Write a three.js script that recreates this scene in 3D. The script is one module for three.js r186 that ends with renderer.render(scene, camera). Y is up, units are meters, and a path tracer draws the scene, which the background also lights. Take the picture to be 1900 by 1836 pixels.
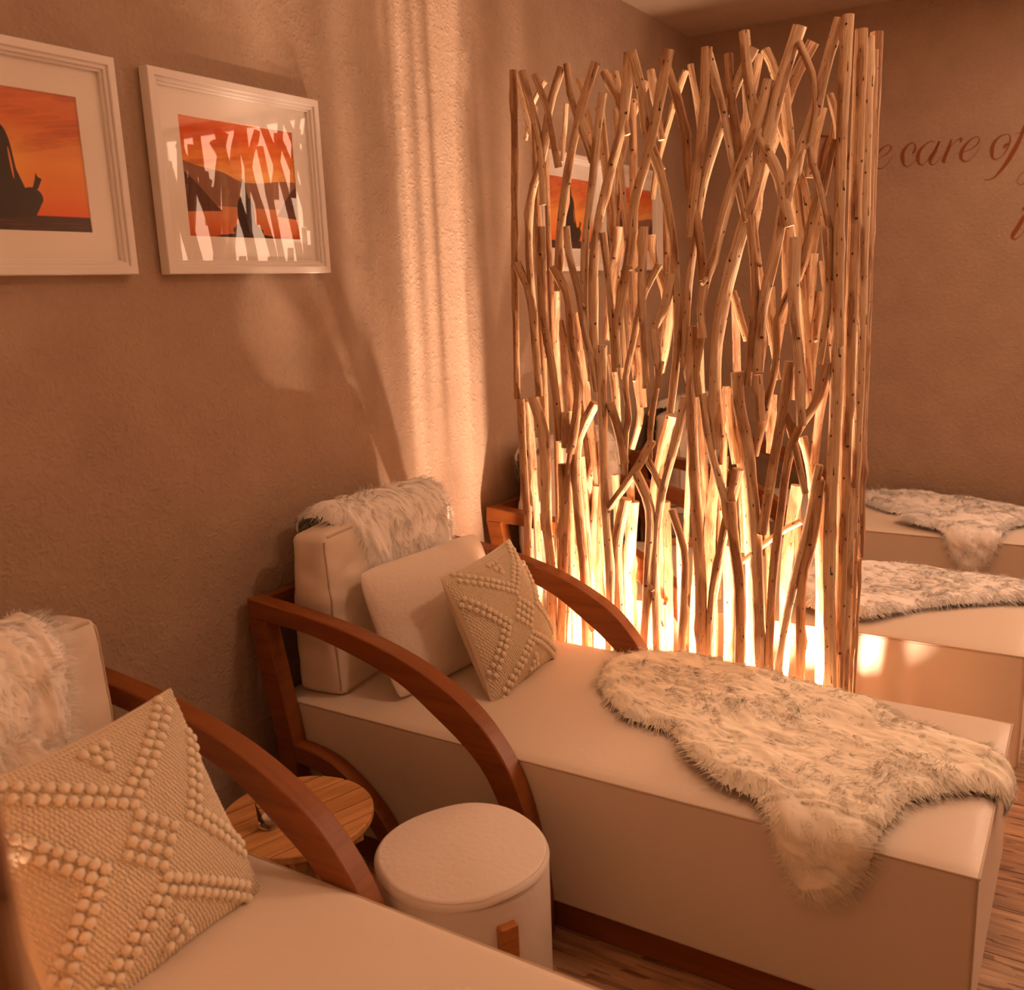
import * as THREE from 'three';
import { RoundedBoxGeometry } from 'three/addons/geometries/RoundedBoxGeometry.js';
import { mergeGeometries, mergeVertices } from 'three/addons/utils/BufferGeometryUtils.js';
import { RectAreaLightUniformsLib } from 'three/addons/lights/RectAreaLightUniformsLib.js';

// ------------------------------------------------------------------ camera, lights, exposure
const V = (x, y, z) => new THREE.Vector3(x, y, z);
const scene = new THREE.Scene();
scene.background = new THREE.Color(0x000000);
RectAreaLightUniformsLib.init();
const renderer = new THREE.WebGLRenderer();
renderer.toneMapping = THREE.LinearToneMapping;
renderer.toneMappingExposure = 1.0;
renderer.shadowMap.enabled = true;

const CAM = { x: 2.0639, y: 1.6, z: 5.3108, yaw: 0.5595, pitch: 0.2126, roll: -0.0396, f: 1758.74 };
const FW = V(-Math.sin(CAM.yaw) * Math.cos(CAM.pitch), -Math.sin(CAM.pitch), -Math.cos(CAM.yaw) * Math.cos(CAM.pitch));
const R0 = V(Math.cos(CAM.yaw), 0, -Math.sin(CAM.yaw)), U0 = R0.clone().cross(FW);
const RT = R0.clone().multiplyScalar(Math.cos(CAM.roll)).addScaledVector(U0, Math.sin(CAM.roll));
const UP = R0.clone().multiplyScalar(-Math.sin(CAM.roll)).addScaledVector(U0, Math.cos(CAM.roll));
const EYE = V(CAM.x, CAM.y, CAM.z);
const camera = new THREE.PerspectiveCamera(2 * Math.atan(918 / CAM.f) * 180 / Math.PI, 1900 / 1836, 0.05, 50);
camera.position.copy(EYE);
camera.quaternion.setFromRotationMatrix(new THREE.Matrix4().makeBasis(RT, UP, FW.clone().negate()));
camera.focus = 2.75; camera.userData.fStop = 3.2;
scene.add(camera);

const STRIP = new THREE.Color().setRGB(1, 0.63, 0.42);    // the light strips in the stick screens
const WARM = new THREE.Color().setRGB(1, 0.605, 0.395);     // the dimmed lamps of the room
const SCREEN_LAMP = 11500;                                 // nits of each of the three uplights in a screen's base
const PANEL = 6.5;                                         // nits of the backlit wall panel at the far right
const DOWNLIGHT = 36;                                      // nits of each ceiling panel

// where the line of sight through a point of the photograph (1900 x 1836) meets a plane of the room
function at(x, y, axis, val) {
  const d = FW.clone().addScaledVector(RT, (x - 950) / CAM.f).addScaledVector(UP, -(y - 918) / CAM.f);
  return EYE.clone().addScaledVector(d, (val - EYE[axis]) / d[axis]);
}

// ------------------------------------------------------------------ small tools
function rng(seed) { let a = seed >>> 0; return () => { a = (a + 0x6D2B79F5) | 0; let t = Math.imul(a ^ (a >>> 15), 1 | a); t = (t + Math.imul(t ^ (t >>> 7), 61 | t)) ^ t; return ((t ^ (t >>> 14)) >>> 0) / 4294967296; }; }
const hash = (i, j, s) => { let h = Math.imul(i, 374761393) ^ Math.imul(j, 668265263) ^ Math.imul(s, 1442695041); h = Math.imul(h ^ (h >>> 13), 1274126177); return ((h ^ (h >>> 16)) >>> 0) / 4294967296; };
function noise(x, y, s = 0, px = 0, py = 0) {               // value noise, periodic if px, py are given
  const i = Math.floor(x), j = Math.floor(y), fx = x - i, fy = y - j, w = t => t * t * (3 - 2 * t);
  const m = (a, p) => p ? ((a % p) + p) % p : a;
  const h = (a, b) => hash(m(a, px), m(b, py), s);
  const a = h(i, j) + (h(i + 1, j) - h(i, j)) * w(fx), b = h(i, j + 1) + (h(i + 1, j + 1) - h(i, j + 1)) * w(fx);
  return a + (b - a) * w(fy);
}
const used = {};
function numbered(n) { const k = used[n] = (used[n] ?? -1) + 1; return k ? n + '_' + String(k).padStart(3, '0') : n; }
function info(o, label, category, group, kind) {
  if (label) o.userData.label = label;
  if (category) o.userData.category = category;
  if (group) o.userData.group = group;
  if (kind) o.userData.kind = kind;
  return o;
}
function thing(name, label, category, group, pos = [0, 0, 0]) {
  const o = new THREE.Group(); o.name = numbered(name); o.position.set(...pos); scene.add(o);
  return info(o, label, category, group);
}
function part(name, geo, mat, parent) {
  const m = new THREE.Mesh(geo, mat); m.name = name; m.castShadow = m.receiveShadow = true; parent.add(m); return m;
}
function copyOf(src, dx, dy, dz, label) {
  const c = src.clone(); c.name = numbered(src.name.replace(/_\d{3}$/, '')); c.position.x += dx; c.position.y += dy; c.position.z += dz;
  c.userData = { ...src.userData, label }; scene.add(c); return c;
}
function struct(name, geo, mat) { const m = part(name, geo, mat, scene); m.userData.kind = 'structure'; return m; }
const box = (x0, x1, y0, y1, z0, z1) => new THREE.BoxGeometry(x1 - x0, y1 - y0, z1 - z0).translate((x0 + x1) / 2, (y0 + y1) / 2, (z0 + z1) / 2);
function rbox(x0, x1, y0, y1, z0, z1, r = 0.006, s = 2) { return new RoundedBoxGeometry(x1 - x0, y1 - y0, z1 - z0, s, r).translate((x0 + x1) / 2, (y0 + y1) / 2, (z0 + z1) / 2); }
function worldUV(g, k = 1) {                               // uv in metres from the dominant axis of the normal
  const p = g.attributes.position, n = g.attributes.normal, uv = new Float32Array(p.count * 2);
  for (let i = 0; i < p.count; i++) {
    const ax = Math.abs(n.getX(i)), ay = Math.abs(n.getY(i)), az = Math.abs(n.getZ(i));
    const [a, b] = ax >= ay && ax >= az ? [p.getZ(i), p.getY(i)] : ay >= az ? [p.getX(i), p.getZ(i)] : [p.getX(i), p.getY(i)];
    uv[2 * i] = a * k; uv[2 * i + 1] = b * k;
  }
  g.setAttribute('uv', new THREE.BufferAttribute(uv, 2)); return g;
}

// ------------------------------------------------------------------ textures
function tex(n, fn, srgb = true, m = n) {
  const d = new Uint8Array(n * m * 4);
  for (let j = 0; j < m; j++) for (let i = 0; i < n; i++) {
    const c = fn(i / n, j / m), k = 4 * (j * n + i);
    const a = typeof c === 'number' ? [c, c, c] : c;
    for (let q = 0; q < 3; q++) d[k + q] = Math.max(0, Math.min(255, a[q] * 255));
    d[k + 3] = 255;
  }
  const t = new THREE.DataTexture(d, n, m, THREE.RGBAFormat);
  t.wrapS = t.wrapT = THREE.RepeatWrapping; t.magFilter = THREE.LinearFilter; t.minFilter = THREE.LinearMipmapLinearFilter; t.generateMipmaps = true;
  if (srgb) t.colorSpace = THREE.SRGBColorSpace; t.needsUpdate = true; return t;
}
const mixc = (a, b, t) => a.map((v, i) => v + (b[i] - v) * t);
const N = (u, v, f, s, fy = f) => noise(u * f, v * fy, s, f, fy);
const plasterBump = tex(1024, (u, v) => {
  const a = N(u, v, 150, 1), b = N(u, v, 60, 2), c = N(u, v, 22, 3);
  const blob = Math.max(0, b * 0.6 + a * 0.4 - 0.45) * 2.2;
  return 0.25 + 0.45 * blob + 0.18 * a + 0.2 * c;
}, false);
const plasterMap = tex(512, (u, v) => { const t = 0.93 + 0.07 * (0.6 * N(u, v, 12, 5) + 0.4 * N(u, v, 90, 6)); return [t, t, t]; });
const leatherBump = tex(512, (u, v) => { const a = N(u, v, 110, 11), b = N(u, v, 55, 12), c = N(u, v, 5, 13); return 0.35 * a + 0.3 * b + 0.35 * c; }, false);
const woodMap = tex(512, (u, v) => {                        // grain runs along u
  const w = N(u, v, 3, 21, 6), g = N(u, v, 6, 22, 90), h = N(u, v, 14, 23, 200), ring = 0.5 + 0.5 * Math.sin((v * 14 + w * 1.6) * 6.283);
  const t = 0.45 * g + 0.25 * h + 0.3 * ring; return mixc([0.80, 0.76, 0.70], [1, 1, 1], t);
});
const woodBump = tex(256, (u, v) => 0.6 * N(u, v, 6, 22, 90) + 0.4 * N(u, v, 14, 23, 120), false);
const floorMap = tex(512, (u, v) => {
  const g = N(u, v, 7, 31, 70), h = N(u, v, 26, 32, 200), w = N(u, v, 4, 33, 12), p = N(u, v, 18, 34, 120);
  let t = 0.35 * g + 0.3 * h + 0.35 * w; if (p > 0.78) t -= 0.45; return mixc([0.52, 0.42, 0.34], [1, 0.96, 0.9], Math.max(0, t));
});
const barkMap = tex(512, (u, v) => {                        // u round the stick, v along it
  const g = N(u, v, 40, 41, 10), h = N(u, v, 90, 42, 36), w = N(u, v, 5, 43, 7), k = N(u, v, 16, 44, 34), s = N(u, v, 30, 45, 80);
  let c = mixc([0.78, 0.69, 0.58], [1, 0.955, 0.89], 0.4 * g + 0.3 * h + 0.3 * w);
  if (w > 0.6) c = mixc(c, [0.60, 0.45, 0.33], Math.min(0.9, (w - 0.6) * 5) * (0.4 + 0.6 * h));
  if (k > 0.9) c = mixc(c, [0.28, 0.17, 0.10], Math.min(1, (k - 0.9) * 16));
  if (s > 0.95) c = mixc(c, [0.42, 0.28, 0.16], Math.min(1, (s - 0.95) * 10));
  return c;
});
const barkBump = tex(256, (u, v) => 0.5 * N(u, v, 40, 41, 10) + 0.3 * N(u, v, 60, 42, 30) + 0.2 * N(u, v, 9, 46, 9), false);
const woolBump = tex(512, (u, v) => 0.5 * N(u, v, 130, 51) + 0.3 * N(u, v, 60, 52) + 0.2 * N(u, v, 18, 53), false);

// ------------------------------------------------------------------ materials
const std = (hex, o = {}) => new THREE.MeshStandardMaterial({ color: hex, roughness: 0.8, ...o });
const M = {
  wall: std(0xb49b85, { roughness: 0.9, map: plasterMap, bumpMap: plasterBump, bumpScale: 0.0028 }),
  ceiling: std(0xc2ad97, { roughness: 0.9, map: plasterMap, bumpMap: plasterBump, bumpScale: 0.001 }),
  leather: new THREE.MeshPhysicalMaterial({ color: 0xe2d3c1, roughness: 0.46, bumpMap: leatherBump, bumpScale: 0.0007, specularIntensity: 0.7 }),
  seam: std(0xc9b49c, { roughness: 0.6 }),
  teak: std(0x96551f, { roughness: 0.42, map: woodMap, bumpMap: woodBump, bumpScale: 0.0004 }),
  tableWood: std(0xe8ac6c, { roughness: 0.5, map: woodMap, bumpMap: woodBump, bumpScale: 0.0004 }),
  legWood: std(0xb87434, { roughness: 0.5, map: woodMap }),
  bark: [0xeedac2, 0xe2caae, 0xf4e4d0, 0xd4b696].map(c => std(c, { roughness: 0.78, map: barkMap, bumpMap: barkBump, bumpScale: 0.003 })),
  cut: std(0xe0bd8e, { roughness: 0.85, map: woodMap }),
  felt: std(0xe0d3c6, { roughness: 0.95, bumpMap: woolBump, bumpScale: 0.001 }),
  plush: new THREE.MeshPhysicalMaterial({ color: 0xe9dccd, roughness: 0.95, bumpMap: woolBump, bumpScale: 0.0022, sheen: 0.6, sheenRoughness: 0.6, sheenColor: new THREE.Color(0xfff4e6) }),
  knit: std(0xe2d2b8, { roughness: 0.95, bumpMap: woolBump, bumpScale: 0.001 }),
  wool: std(0xe8dac2, { roughness: 0.95 }),
  pillowBack: std(0xddccb4, { roughness: 0.95, bumpMap: woolBump, bumpScale: 0.0008 }),
  fleece: new THREE.MeshPhysicalMaterial({ color: 0xfdf8f0, roughness: 1, specularIntensity: 0.3 }),
  fleeceCream: new THREE.MeshPhysicalMaterial({ color: 0xfcf3df, roughness: 1, specularIntensity: 0.3 }),
  hide: std(0xf0e6d6, { roughness: 0.95 }),
  frame: std(0xece6e0, { roughness: 0.45 }),
  mat: std(0xf2ece4, { roughness: 0.9 }),
  glass: new THREE.MeshPhysicalMaterial({ color: 0xffffff, roughness: 0, transmission: 1, thickness: 0, ior: 1.6 }),
  tumbler: new THREE.MeshPhysicalMaterial({ color: 0xffffff, roughness: 0.02, transmission: 1, thickness: 0.004, ior: 1.5 }),
  wax: std(0xf1e6d4, { roughness: 0.6 }),
  lettering: std(0x8a4a24, { roughness: 0.7 }),
  metal: std(0x2a2622, { roughness: 0.4, metalness: 0.8 }),
  bulb: new THREE.MeshStandardMaterial({ color: 0xfff1dd, emissive: STRIP, emissiveIntensity: 25 }),
  glow: new THREE.MeshStandardMaterial({ color: 0xfff1dd, emissive: WARM, emissiveIntensity: 1 }),
  panel: new THREE.MeshStandardMaterial({ color: 0xfff1dd, emissive: WARM, emissiveIntensity: 6 }),
  planks: [0xd9b998, 0xcdab8a, 0xe2c6a6].map(c => std(c, { roughness: 0.55, map: floorMap, bumpMap: woodBump, bumpScale: 0.0005 })),
  subfloor: std(0x3a2a20, { roughness: 0.9 }),
};

// ------------------------------------------------------------------ the room
const RX = 4.4, RZ = 7.2, RH = 2.916;
struct('wall_left', worldUV(box(-0.15, 0, -0.1, RH + 0.1, -0.15, RZ + 0.15)), M.wall);
struct('wall_back', worldUV(box(0, RX, -0.1, RH + 0.1, -0.15, 0)), M.wall);
struct('wall_right', worldUV(box(RX, RX + 0.15, -0.1, RH + 0.1, -0.15, RZ + 0.15)), M.wall);
struct('wall_front', worldUV(box(0, RX, -0.1, RH + 0.1, RZ, RZ + 0.15)), M.wall);
struct('ceiling', worldUV(box(0, RX, RH, RH + 0.1, 0, RZ)), M.ceiling);
{
  const floor = struct('floor', box(0, RX, -0.1, -0.012, 0, RZ), M.subfloor);
  const rnd = rng(5), W = 0.19, L = 1.3, geos = [0, 1, 2, 3].map(k => {
    const g = new RoundedBoxGeometry(L - 0.0025, 0.012, W - 0.0025, 1, 0.0012); const p = g.attributes.position, uv = g.attributes.uv;
    for (let i = 0; i < p.count; i++) uv.setXY(i, p.getX(i) * 0.7 + k * 0.27, p.getZ(i) * 0.9 + k * 0.21);
    return g;
  });
  for (let r = 0; r < RZ / W; r++) {
    const off = rnd() * L;
    for (let x = off - L; x < RX; x += L) {
      const a = Math.max(0, x), b = Math.min(RX, x + L); if (b - a < 0.05) continue;
      const z1 = Math.min(RZ, (r + 1) * W), zc = (r * W + z1) / 2;
      const m = part('plank', geos[Math.floor(rnd() * 4)], M.planks[Math.floor(rnd() * 3)], floor);
      m.position.set((a + b) / 2, -0.006, zc); m.scale.set((b - a) / L, 1, (z1 - r * W) / W);
    }
  }
}

// ceiling panels on the open side of the room, outside the picture
for (const [k, z] of [1.0, 3.0].entries()) {
  const t = thing('ceiling_light', ['square ceiling light nearest the back wall', 'square ceiling light in the middle of the room'][k], 'ceiling light', 'ceiling lights on the open side', [2.35, RH, z]);
  part('housing', rbox(-0.2, 0.2, -0.03, 0, -0.2, 0.2, 0.006), M.frame, t);
  part('diffuser', box(-0.17, 0.17, -0.034, -0.0302, -0.17, 0.17), M.panel, t);
  const l = new THREE.RectAreaLight(WARM, DOWNLIGHT, 0.34, 0.34); l.position.set(0, -0.04, 0); l.rotation.x = -Math.PI / 2; t.add(l);
}

{                                                            // the pale glow that the glass of the second picture mirrors
  const t = thing('light_panel', 'tall backlit panel on the back wall, right of the lettering', 'light panel', null, [3.52, 1.97, 0]);
  part('frame', mergeGeometries([rbox(-0.8, 0.8, 0.86, 0.90, 0.001, 0.05), rbox(-0.8, 0.8, -0.90, -0.86, 0.001, 0.05), rbox(-0.84, -0.8, -0.90, 0.90, 0.001, 0.05), rbox(0.8, 0.84, -0.90, 0.90, 0.001, 0.05)]), M.frame, t);
  part('diffuser', box(-0.8, 0.8, -0.86, 0.86, 0.002, 0.03), M.glow, t);
  const l = new THREE.RectAreaLight(WARM, PANEL, 1.6, 1.72); l.position.set(0, 0, 0.04); l.rotation.y = Math.PI; t.add(l);
}

// ------------------------------------------------------------------ daybeds
const HS = 0.4553, XE = 1.94, HW = 0.377, BEDZ = [4.462, 3.087, 1.831, 0.477];
function outline(pts) { const s = new THREE.Shape(); s.moveTo(pts[0][0], pts[0][1]); for (const p of pts.slice(1)) s.lineTo(p[0], p[1]); s.closePath(); return s; }
function smooth(pts, n = 40) { return new THREE.SplineCurve(pts.map(p => new THREE.Vector2(p[0], p[1]))).getPoints(n).map(p => [p.x, p.y]); }
function slab(pts, z0, z1, bev = 0.004) {
  const g = new THREE.ExtrudeGeometry(outline(pts), { depth: z1 - z0 - 2 * bev, bevelEnabled: true, bevelThickness: bev, bevelSize: bev, bevelOffset: -bev, bevelSegments: 2, curveSegments: 12 });
  g.translate(0, 0, z0 + bev); return worldUV(g, 1.2);
}
const armUp = smooth([[0.035, 0.768], [0.097, 0.763], [0.298, 0.743], [0.46, 0.715], [0.62, 0.668], [0.771, 0.592], [0.863, 0.503], [0.925, 0.395], [0.962, 0.27], [0.985, 0.13], [0.99, 0.0]], 60);
const armDn = smooth([[0.925, 0.0], [0.921, 0.12], [0.9, 0.25], [0.856, 0.37], [0.797, 0.456], [0.68, 0.545], [0.542, 0.625], [0.3, 0.69], [0.1, 0.708], [0.03, 0.71]], 60);
const braceUp = smooth([[0.13, 0.345], [0.264, 0.331], [0.36, 0.29], [0.46, 0.21], [0.525, 0.11], [0.55, 0.0]], 30);
const braceDn = smooth([[0.495, 0.0], [0.47, 0.1], [0.41, 0.18], [0.33, 0.245], [0.26, 0.277], [0.13, 0.292]], 30);
function makeDaybed(label) {
  const t = thing('daybed', label, 'daybed', 'leather daybeds along the wall', [0, 0, BEDZ[1]]);
  part('base', worldUV(rbox(0.06, XE, 0.075, HS - 0.004, -HW, HW, 0.012, 3)), M.leather, t);
  // the soft top: a crowned sheet with a rolled edge
  const NX = 60, NZ = 30, pos = [], idx = [], uv = [];
  for (let j = 0; j <= NZ; j++) for (let i = 0; i <= NX; i++) {
    const q = t => t - 0.13 * Math.sin(2 * Math.PI * t) / (2 * Math.PI) * 4;      // denser near the edges
    const u = q(i / NX) * 2 - 1, v = q(j / NZ) * 2 - 1;
    const x = (0.06 + XE) / 2 + u * (XE - 0.06) / 2, z = v * HW;
    const ex = 1 - Math.pow(Math.abs(u), 26), ez = 1 - Math.pow(Math.abs(v), 12);
    const b = Math.sqrt(Math.max(0, ex)) * Math.sqrt(Math.max(0, ez));
    pos.push(x, HS - 0.006 + b * (0.012 + 0.012 * (1 - v * v) + 0.004 * (noise(x * 3, z * 4, 9) - 0.5)), z); uv.push(x, z);
  }
  for (let j = 0; j < NZ; j++) for (let i = 0; i < NX; i++) { const a = j * (NX + 1) + i, b = a + 1, c = a + NX + 1, d = c + 1; idx.push(a, c, b, b, c, d); }
  const g = new THREE.BufferGeometry(); g.setAttribute('position', new THREE.Float32BufferAttribute(pos, 3)); g.setAttribute('uv', new THREE.Float32BufferAttribute(uv, 2)); g.setIndex(idx); g.computeVertexNormals();
  part('seat', g, M.leather, t);
  const loop = [[0.06, -HW], [XE, -HW], [XE, HW], [0.06, HW]].map(([x, z]) => V(x, HS - 0.006, z));
  const tubes = [0, 1, 2, 3].map(k => new THREE.TubeGeometry(new THREE.LineCurve3(loop[k], loop[(k + 1) % 4]), 1, 0.0028, 6));
  for (const z of [-HW, HW]) tubes.push(new THREE.TubeGeometry(new THREE.LineCurve3(V(XE - 0.003, HS - 0.006, z * 0.992), V(XE - 0.003, 0.08, z * 0.992)), 1, 0.0028, 6));
  part('seam', mergeGeometries(tubes), M.seam, t);
  part('plinth', worldUV(rbox(0.1, XE - 0.06, 0, 0.077, -HW + 0.012, HW - 0.012, 0.004)), M.teak, t);
  for (const s of [-1, 1]) {
    const z0 = s > 0 ? HW + 0.003 : -HW - 0.058, z1 = z0 + 0.055;
    part('arm', slab([...armUp, ...armDn], z0, z1), M.teak, t);
    part('back_post', slab([[0.03, 0.712], [0.098, 0.708], [0.168, 0.34], [0.175, 0], [0.105, 0], [0.1, 0.34]], z0 + 0.001, z1 - 0.001), M.teak, t);
    part('lower_brace', slab([...braceUp, ...braceDn], z0 + 0.004, z1 - 0.004), M.teak, t);
  }
  part('back_rail', worldUV(rbox(0.03, 0.06, 0.69, 0.76, -HW - 0.002, HW + 0.002, 0.005), 1.2), M.teak, t);
  return t;
}
const bedLabels = ['nearest daybed at the lower left, with the large knitted pillow', 'cream leather daybed in front of the stick screen with draped sheepskin', 'cream leather daybed right behind the glowing stick screen', 'farthest cream leather daybed along the back wall'];
const bed = makeDaybed(bedLabels[1]);
const shift = k => BEDZ[k] - BEDZ[1];
for (const k of [0, 2, 3]) copyOf(bed, 0, 0, shift(k), bedLabels[k]);

// ------------------------------------------------------------------ cushions and pillows
function swell(v0, w, h, d, bulge, r, seed) {               // a boxy cushion: rounded edges, swelling faces, thinner at the top
  let v = v0.clone(); const c = V(Math.max(-w / 2 + r, Math.min(w / 2 - r, v.x)), Math.max(-h / 2 + r, Math.min(h / 2 - r, v.y)), Math.max(-d / 2 + r, Math.min(d / 2 - r, v.z)));
  const dv = v.clone().sub(c); if (dv.length() > 1e-6) v = c.clone().add(dv.setLength(r));
  const x = v.x / (w / 2), y = v.y / (h / 2), z = v.z / (d / 2), f = (a, b) => Math.pow(Math.max(0, 1 - a * a), 0.7) * Math.pow(Math.max(0, 1 - b * b), 0.7);
  const s = t => Math.max(-1, Math.min(1, t * 1.6)), cr = (noise(y * 5 + 7, z * 3 + x, seed) - 0.5) * 0.016 + (noise(y * 10, z * 6 + x * 2, seed + 1) - 0.5) * 0.006;
  v.x *= 1.06 - 0.30 * (v.y / h + 0.5);
  return V(v.x + s(x) * bulge * f(y, z) + cr * Math.abs(x), v.y + s(y) * bulge * 0.5 * f(x, z) + cr * 0.5, v.z + s(z) * bulge * 0.6 * f(x, y) + cr * 0.6);
}
function cushionCover(w, h, d, ...rest) {
  const g0 = new THREE.BoxGeometry(w, h, d, 12, 26, 32), p = g0.attributes.position;
  for (let i = 0; i < p.count; i++) { const v = swell(V(p.getX(i), p.getY(i), p.getZ(i)), w, h, d, ...rest); p.setXYZ(i, v.x, v.y, v.z); }
  const g = mergeVertices((g0.deleteAttribute('normal'), g0.deleteAttribute('uv'), g0), 1e-4); g.computeVertexNormals(); return worldUV(g);
}
const cushionAt = [0.158, 0.708, BEDZ[1] + 0.028], cushionTurn = 0.12, cushionLean = 0.0;
function makeBackCushion(label) {
  const t = thing('back_cushion', label, 'cushion', 'leather back cushions on the daybeds', cushionAt);
  t.rotation.set(0, cushionTurn, cushionLean);
  const w = 0.15, h = 0.475, d = 0.62;
  const form = [w, h, d, 0.028, 0.022, 71], cs = [];
  part('cover', cushionCover(...form), M.leather, t);
  const seamLine = (a, b) => cs.push(new THREE.TubeGeometry(new THREE.CatmullRomCurve3(Array.from({ length: 17 }, (_, k) => swell(a.clone().lerp(b, 0.03 + 0.94 * k / 16), ...form))), 48, 0.0034, 6));
  for (const sz of [-1, 1]) seamLine(V(w / 2, -h / 2, sz * d / 2), V(w / 2, h / 2, sz * d / 2));
  for (const sy of [-1, 1]) seamLine(V(w / 2, sy * h / 2, -d / 2), V(w / 2, sy * h / 2, d / 2));
  part('piping', mergeGeometries(cs), M.seam, t);
  return t;
}
const cushion = makeBackCushion('leather back cushion under the fluffy fur on the daybed before the screen');
copyOf(cushion, 0.11, 0.01, shift(0) - 0.02, 'leather back cushion leaning on the wall at the lower left edge');
copyOf(cushion, 0, 0, shift(2), 'leather back cushion seen through the left of the stick screen');
copyOf(cushion, 0, 0, shift(3), 'leather back cushion of the farthest daybed, seen between the sticks');

// a throw pillow: front sheet and back sheet; pillowPoint(u, v) lies on the front
function pillowPoint(u, v, w, h, t, side = 1) {
  const pull = (a) => 1 - 0.055 * Math.pow(Math.max(0, 1 - a * a), 1.2);
  const k = Math.pow(Math.max(0, 1 - Math.pow(Math.abs(u), 2.4)), 0.62) * Math.pow(Math.max(0, 1 - Math.pow(Math.abs(v), 2.4)), 0.62);
  return V(w / 2 * u * pull(v), h / 2 * v * pull(u), side * (t / 2 * k + 0.004 * (noise(u * 2.5 + 3, v * 2.5 + side, 81) - 0.5)));
}
function pillowSheet(w, h, t, side, n = 44, round = 0) {
  const pos = [], uv = [], idx = [];
  for (let j = 0; j <= n; j++) for (let i = 0; i <= n; i++) { const u = Math.sin((i / n - 0.5) * Math.PI), v = Math.sin((j / n - 0.5) * Math.PI), p = pillowPoint(u, v, w, h, t, side), q = 1 - round * Math.pow(Math.abs(u * v), 4); p.x *= q; p.y *= q; pos.push(p.x, p.y, p.z); uv.push(p.x, p.y); }
  for (let j = 0; j < n; j++) for (let i = 0; i < n; i++) { const a = j * (n + 1) + i, b = a + 1, c = a + n + 1, d = c + 1; side > 0 ? idx.push(a, b, c, b, d, c) : idx.push(a, c, b, b, c, d); }
  const g = new THREE.BufferGeometry(); g.setAttribute('position', new THREE.Float32BufferAttribute(pos, 3)); g.setAttribute('uv', new THREE.Float32BufferAttribute(uv, 2)); g.setIndex(idx); g.computeVertexNormals(); return g;
}
function normalAt(u, v, w, h, t) { const e = 0.01, p = pillowPoint(u, v, w, h, t), a = pillowPoint(Math.min(0.999, u + e), v, w, h, t).sub(p), b = pillowPoint(u, Math.min(0.999, v + e), w, h, t).sub(p); return a.cross(b).normalize(); }
const bobbleGeo = (() => { const g = new THREE.IcosahedronGeometry(1, 1); const p = g.attributes.position; for (let i = 0; i < p.count; i++) { const f = 1 + 0.12 * (hash(Math.round(p.getX(i) * 50), Math.round(p.getY(i) * 50) + Math.round(p.getZ(i) * 50) * 7, 3) - 0.5); p.setXYZ(i, p.getX(i) * f, p.getY(i) * f, p.getZ(i) * 0.85 * f); } const m = mergeVertices((g.deleteAttribute('normal'), g.deleteAttribute('uv'), g)); m.computeVertexNormals(); return m; })();
const stitchGeo = (() => { const g = new THREE.SphereGeometry(1, 7, 5); g.scale(0.62, 1, 0.55); g.rotateZ(0.42); return g; })();
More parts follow.
